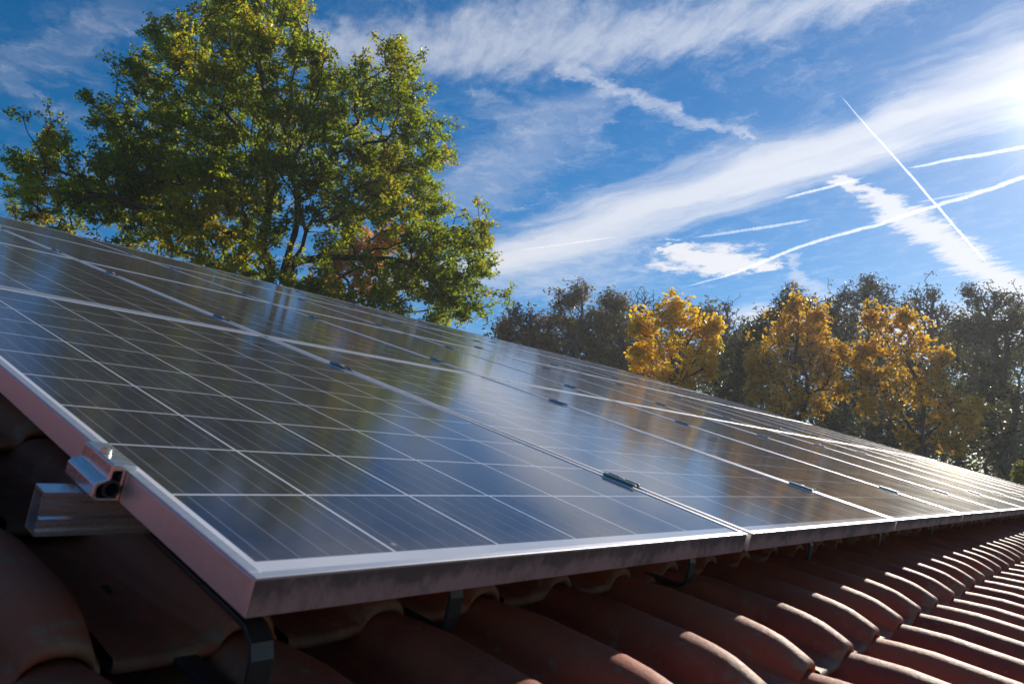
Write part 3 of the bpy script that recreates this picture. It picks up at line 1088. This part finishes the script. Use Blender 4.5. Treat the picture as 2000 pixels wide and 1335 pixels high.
def crown_tree(name, label, cat, seed, D, spec, tips_per, leafmat, per, spread, size, group=None, bark=None, trunk_x=None, rz=1.0, rs=1.0, **kw):
    """spec: (px, py, r px) lobes at distance D, thickened in depth"""
    rng = np.random.default_rng(seed)
    lobes = []
    for x, y, r in spec:
        c = at(x, y, D + rng.uniform(-1, 1) * r * D / FPX * 0.8 * rz)
        rr = r * D / FPX * rs
        lobes.append((tuple(c), (rr, rr, rr), 1.0))
    tx = trunk_x or float(np.mean([s[0] for s in spec]))
    top = min(s[1] for s in spec)
    low = max(s[1] for s in spec)
    ft = ground_under(tx, D)
    lean = rng.normal(0, 6)
    gd = [[tuple(ft), tuple(at(tx + lean, low + 40, D)), tuple(at(tx + lean * 1.5, (top + low) / 2, D)), tuple(at(tx + lean * 2.5, top + 10, D))]]
    return tree(name, label, cat, seed + 500, ft, gd, lobes, tips_per, None, bark or M_TWIG, leafmat, per, spread, size, group=group, **kw)


def wood():
    # three golden trees in front of the wood
    crown_tree('yellow_tree', 'bright golden yellow tree rising directly behind the array edge', 'tree', 31, 30,
               [(1265, 640, 30), (1300, 625, 30), (1345, 625, 32), (1378, 650, 22), (1262, 690, 28), (1310, 680, 42), (1360, 690, 34), (1290, 735, 34), (1345, 745, 36), (1250, 735, 20), (1318, 606, 18), (1388, 685, 18), (1242, 690, 20), (1396, 640, 14), (1388, 722, 24), (1243, 642, 14), (1270, 765, 24), (1325, 770, 26)],
               40, L_YELLOW, 5, 0.22, 0.20, shoots=0.3, group='golden trees before the wood', bark=M_BARK, rs=1.08, rmax=0.11, r0=0.012, step=0.4, up=0.2, droop=0.4, flat=0.2)
    crown_tree('yellow_tree', 'amber tree with a pointed crown, standing between two golden ones', 'tree', 32, 31,
               [(1550, 620, 26), (1530, 640, 30), (1575, 640, 28), (1600, 620, 18), (1510, 680, 34), (1560, 680, 44), (1605, 690, 34), (1530, 730, 44), (1585, 740, 44), (1490, 735, 28), (1560, 785, 36), (1600, 790, 26), (1625, 720, 26), (1475, 725, 16), (1515, 780, 26), (1468, 705, 18), (1648, 690, 22), (1640, 762, 24), (1482, 772, 24), (1552, 596, 14), (1600, 650, 24)],
               36, L_AMBER, 4, 0.22, 0.20, shoots=0.3, group='golden trees before the wood', bark=M_BARK, rs=1.08, rmax=0.11, r0=0.012, step=0.4, up=0.2, droop=0.4, flat=0.2)
    crown_tree('yellow_tree', 'loose yellow brown tree with drooping branches, below the brightest sky', 'tree', 33, 29,
               [(1720, 640, 30), (1760, 640, 34), (1700, 680, 30), (1745, 685, 44), (1800, 670, 30), (1730, 735, 40), (1780, 740, 40), (1690, 735, 24), (1830, 735, 28), (1855, 770, 26), (1800, 780, 34), (1745, 790, 28), (1880, 810, 28), (1840, 820, 30), (1850, 860, 22), (1895, 835, 20), (1680, 700, 22), (1846, 700, 20), (1905, 795, 20), (1872, 868, 20), (1690, 790, 22), (1765, 620, 18), (1700, 625, 16), (1770, 850, 22)],
               32, L_AMBER, 4, 0.22, 0.20, shoots=0.25, group='golden trees before the wood', bark=M_BARK, rs=1.08, rmax=0.11, r0=0.012, step=0.4, up=0.15, droop=0.5, flat=0.2)
    g = 'dark trees of the wood edge'
    spec = [
        # name, label, D, lobes, leaf, per, keep, tips
        ('bushy_tree', 'small rusty brown tree beside the oak crown edge', 42, [(1010, 620, 30), (1040, 625, 30), (1065, 640, 26), (985, 640, 24), (1030, 660, 34), (1075, 670, 26)], L_RUST, 8, 0.8, 40),
        ('bushy_tree', 'olive tree with an orange tinged rounded top, first past the rusty one', 46, [(1100, 590, 32), (1130, 580, 28), (1090, 630, 34), (1130, 640, 42), (1165, 620, 30), (1110, 690, 40), (1160, 680, 36)], L_OLIVE, 26, 1.0, 26),
        ('bushy_tree', 'narrower olive tree with a yellowish top next to the golden tree', 45, [(1190, 590, 26), (1215, 600, 28), (1185, 640, 34), (1220, 650, 36), (1200, 700, 40), (1240, 700, 30)], L_OLIVE, 24, 1.0, 26),
        ('bushy_tree', 'low dark green tree between the golden and the amber tree', 40, [(1430, 690, 36), (1470, 670, 34), (1410, 730, 36), (1450, 740, 44), (1490, 710, 30), (1400, 780, 44), (1460, 800, 44)], L_DARK, 22, 1.0, 26),
        ('bushy_tree', 'dark green tree poking up behind the amber tree', 39, [(1545, 590, 26), (1575, 605, 28), (1520, 615, 26), (1500, 640, 28), (1590, 650, 32), (1470, 650, 24), (1540, 660, 40)], L_DARK, 20, 1.0, 26),
        ('bushy_tree', 'dense dark olive tree at the bright end of the wood', 36, [(1880, 650, 34), (1920, 640, 34), (1960, 650, 36), (1990, 630, 30), (1900, 700, 44), (1960, 710, 46), (2020, 680, 44), (1930, 770, 46), (1990, 780, 50), (1900, 850, 44), (1960, 860, 50), (2030, 800, 50)], L_DARK, 22, 1.0, 24),
        ('bushy_tree', 'dark olive tree behind the drooping yellow brown one', 38, [(1660, 700, 30), (1690, 740, 40), (1740, 760, 46), (1800, 740, 40), (1650, 780, 44), (1850, 700, 34), (1720, 830, 50), (1800, 830, 50)], L_DARK, 20, 1.0, 24),
    ]
    for i, (nm, lb, D, sp, lm, per, keep, tp) in enumerate(spec):
        crown_tree(nm, lb, 'tree', 60 + i, D, sp, tp * 2, lm, max(3, int(per * 0.36)), 0.36, 0.19, g, rmax=0.2, r0=0.016, step=0.6, up=0.2, keep=keep, shoots=0.22)
    b = 'bare trees of the wood'
    bare = [
        ('half bare tree with fine grey twigs above the first olive trees', 50, [(1260, 590, 26), (1290, 600, 24), (1235, 605, 22), (1265, 630, 30)], None, 0.3),
        ('small bare tree with a rounded fan of branches after the golden tree', 48, [(1405, 625, 26), (1430, 625, 24), (1445, 650, 18), (1395, 650, 20), (1420, 600, 14)], None, 0.3),
        ('thin bare tree with sparse dark leaves beside the amber tree top', 42, [(1625, 600, 24), (1650, 580, 22), (1640, 620, 30), (1615, 640, 26), (1660, 650, 30), (1640, 680, 30)], L_DARK, 0.35),
        ('tallest half bare tree with a rounded twiggy crown', 43, [(1690, 570, 30), (1720, 575, 30), (1700, 555, 20), (1670, 590, 26), (1730, 600, 28), (1700, 620, 36), (1660, 620, 24)], L_DARK, 0.55),
        ('half bare tree with a spiky top, next after the tallest one', 42, [(1790, 590, 30), (1820, 575, 22), (1840, 610, 28), (1800, 620, 34), (1770, 610, 24), (1815, 650, 36), (1860, 640, 26)], L_DARK, 0.45),
        ('half bare tree with spreading twigs under the broad contrail', 41, [(1905, 590, 26), (1940, 585, 28), (1970, 590, 26), (1920, 620, 34), (1890, 570, 16), (1990, 600, 26), (1960, 630, 34)], L_DARK, 0.4),
    ]
    for i, (lb, D, sp, lm, keep) in enumerate(bare):
        crown_tree('bare_tree', lb, 'tree', 80 + i, D, sp, 70 if lm is None else 80, lm, 4, 0.25, 0.16, b, rmax=0.18, r0=0.017, step=0.45, up=0.3, wob=0.2, keep=keep, shoots=0.22)
    rng = np.random.default_rng(17)
    for i in range(22):
        x = 985 + i * 50 + rng.uniform(-12, 12)
        D = rng.uniform(47, 58)
        t = 655 + 30 * math.sin(i * 1.3) + (12 if x > 1500 else 0) + (25 if 1380 < x < 1470 else 0)
        sp = [(x + rng.uniform(-26, 26), y + rng.uniform(-12, 12), rng.uniform(26, 40)) for y in (t, t + 40, t + 75, t + 115, t + 150, t + 185, t + 215) if y < 640 + (x - 980) * 0.30 + 60]
        if len(sp) < 2:
            sp = [(x, t - 20, 30), (x + 20, t + 10, 34)]
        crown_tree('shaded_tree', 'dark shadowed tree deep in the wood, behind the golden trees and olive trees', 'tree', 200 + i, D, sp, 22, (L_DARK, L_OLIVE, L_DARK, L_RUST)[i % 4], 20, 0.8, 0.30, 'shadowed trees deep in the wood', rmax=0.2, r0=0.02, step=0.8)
    # scrub under the trees: reads as one dark mass
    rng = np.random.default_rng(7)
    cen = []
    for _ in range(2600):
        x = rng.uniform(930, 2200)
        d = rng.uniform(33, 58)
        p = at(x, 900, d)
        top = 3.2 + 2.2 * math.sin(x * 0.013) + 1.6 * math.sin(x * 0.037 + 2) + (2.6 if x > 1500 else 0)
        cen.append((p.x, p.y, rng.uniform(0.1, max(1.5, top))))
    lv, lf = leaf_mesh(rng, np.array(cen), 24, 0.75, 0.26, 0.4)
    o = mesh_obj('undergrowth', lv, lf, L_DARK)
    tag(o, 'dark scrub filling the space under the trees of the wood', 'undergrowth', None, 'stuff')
    # far tree line closing the gaps between the trunks
    cen = []
    for _ in range(2600):
        x = rng.uniform(700, 2500)
        d = rng.uniform(95, 130)
        p = at(x, 900, d)
        top = 8 + 2.5 * math.sin(x * 0.011 + 1) + 1.5 * math.sin(x * 0.03)
        cen.append((p.x, p.y, rng.uniform(0.2, top)))
    lv, lf = leaf_mesh(rng, np.array(cen), 16, 1.6, 0.7, 0.4)
    o = mesh_obj('far_woods', lv, lf, L_OLIVE)
    tag(o, 'far dark wood seen between the trunks', 'wood', None, 'stuff')
    crown_tree('sapling', 'young tree top with yellow green leaves peeping over the far roof end', 'plant', 45, 17, [(1990, 935, 12), (1997, 915, 10), (2010, 940, 16), (2030, 930, 18)], 10,
               mat_leaf('sapling_leaves', [(0.0, (0.16, 0.17, 0.02)), (1.0, (0.36, 0.30, 0.03))], 1.0, 0.5), 14, 0.12, 0.10, None, rmax=0.04, r0=0.006, step=0.2)

wood()

# ------------------------------------------------------------------ contrails: thin clouds of ice high above
def contrails():
    H = 4200.0
    specs = [
        ('straight thin contrail cutting across the broad cloud band and the others', [(1640, 185, 1.6), (1700, 255, 2.2), (1765, 327, 3.0), (1830, 402, 3.4), (1880, 460, 3.4), (1928, 514, 2.0)], 0.75, 0.9),
        ('long wavy contrail running from behind the small white cloud', [(1332, 561, 1.5), (1410, 541, 3), (1480, 516, 4.5), (1560, 482, 4.5), (1640, 458, 5), (1720, 438, 5.5), (1780, 416, 5.5), (1830, 401, 5.5), (1900, 380, 6), (2050, 330, 7)], 1.0, 1.5),
        ('contrail stub starting at the straight thin contrail, near the sun', [(1768, 330, 2.5), (1830, 318, 4.5), (1900, 305, 5.5), (2050, 278, 6)], 1.0, 1.2),
        ('short contrail below the broad cloud band', [(1525, 389, 3), (1580, 375, 4), (1640, 360, 4), (1695, 345, 2)], 0.8, 0.8),
        ('faint double contrail above the small white cloud', [(1350, 464, 3), (1420, 455, 4), (1500, 443, 4.5), (1560, 433, 4), (1595, 426, 2)], 0.55, 0.8),
        ('lone thin contrail low beside the oak', [(1010, 489, 1.2), (1080, 480, 1.8), (1150, 470, 2.0), (1203, 462, 2.0)], 0.8, 0.3),
        ('faint contrail merging into the long wavy one', [(1785, 396, 2.5), (1850, 384, 3), (1930, 370, 3)], 0.4, 0.5),
    ]
    for k, (lb, pts, dn, wob) in enumerate(specs):
        rng = np.random.default_rng(70 + k)
        path, rr = [], []
        for (x0, y0, r0), (x1, y1, r1) in zip(pts[:-1], pts[1:]):
            m = max(6, int(math.hypot(x1 - x0, y1 - y0) / 3.0))
            for i in range(m):
                s = i / m
                path.append((x0 + (x1 - x0) * s, y0 + (y1 - y0) * s))
                rr.append(r0 + (r1 - r0) * s)
        path.append(pts[-1][:2])
        rr.append(pts[-1][2])
        n = len(path)
        lowf = np.interp(np.arange(n), np.arange(0, n + 8, 8), rng.normal(0, 1, len(np.arange(0, n + 8, 8))))
        C, Rr = [], []
        for i, (x, y) in enumerate(path):
            d = pray(x, y + lowf[i] * wob * 0.6)
            p = CAM + d * (H / d.z)
            C.append(np.array(p))
            Rr.append(0.68 * rr[i] * (H / d.z) / FPX * (1 + 0.10 * rng.normal()) * min(1.0, 0.25 + i / 10, 0.25 + (n - 1 - i) / 10))
        C, Rr = np.array(C), np.array(Rr)
        T = np.gradient(C, axis=0)
        T /= np.linalg.norm(T, axis=1, keepdims=True)
        S = np.cross(T, (0, 0, 1.0))
        S /= np.linalg.norm(S, axis=1, keepdims=True)
        U = np.cross(S, T)
        sd = 10
        th = np.linspace(0, 2 * math.pi, sd, endpoint=False)
        jit = 1 + 0.10 * rng.normal(size=(n, sd))
        V = C[:, None] + (S[:, None] * np.cos(th)[None, :, None] + U[:, None] * np.sin(th)[None, :, None]) * (Rr[:, None] * jit)[:, :, None]
        idx = np.arange(n * sd).reshape(n, sd)
        f = np.stack([idx[:-1], np.roll(idx[:-1], -1, 1), np.roll(idx[1:], -1, 1), idx[1:]], -1).reshape(-1, 4)
        faces = [tuple(q) for q in f.tolist()] + [tuple(idx[0][::-1].tolist()), tuple(idx[-1].tolist())]
        o0 = C[n // 2]
        mt = bpy.data.materials.new('contrail_ice')
        mt.use_nodes = True
        nn = Nodes(mt.node_tree)
        oo = nn.new('ShaderNodeOutputMaterial')
        pv = nn.new('ShaderNodeVolumePrincipled')
        pv.inputs['Color'].default_value = (0.97, 0.98, 1.0, 1)
        pv.inputs['Density'].default_value = dn * 0.22 / float(np.mean(Rr))
        pv.inputs['Anisotropy'].default_value = 0.45
        nn.link(pv.outputs[0], oo.inputs['Volume'])
        o = mesh_obj('contrail', V.reshape(-1, 3) - o0, faces, mt)
        bm = bmesh.new()
        bm.from_mesh(o.data)
        bmesh.ops.recalc_face_normals(bm, faces=bm.faces)
        bm.to_mesh(o.data)
        bm.free()
        o.location = o0
        tag(o, lb, 'contrail', 'contrails in the sky')

contrails()

# ------------------------------------------------------------------ thin sunlit haze
def haze():
    mb = MB()
    mb.box(-1000, 1000, -1000, 1000, -1.6, 26)
    mt = bpy.data.materials.new('haze_air')
    mt.use_nodes = True
    nn = Nodes(mt.node_tree)
    oo = nn.new('ShaderNodeOutputMaterial')
    pv = nn.new('ShaderNodeVolumePrincipled')
    pv.inputs['Color'].default_value = (0.93, 0.96, 1.0, 1)
    pv.inputs['Density'].default_value = 0.00078
    pv.inputs['Anisotropy'].default_value = 0.42
    nn.link(pv.outputs[0], oo.inputs['Volume'])
    o = mb.build('haze', mt)
    o['kind'] = 'stuff'
    o['label'] = 'thin sunlit haze in the air over the roof and the wood'
haze()
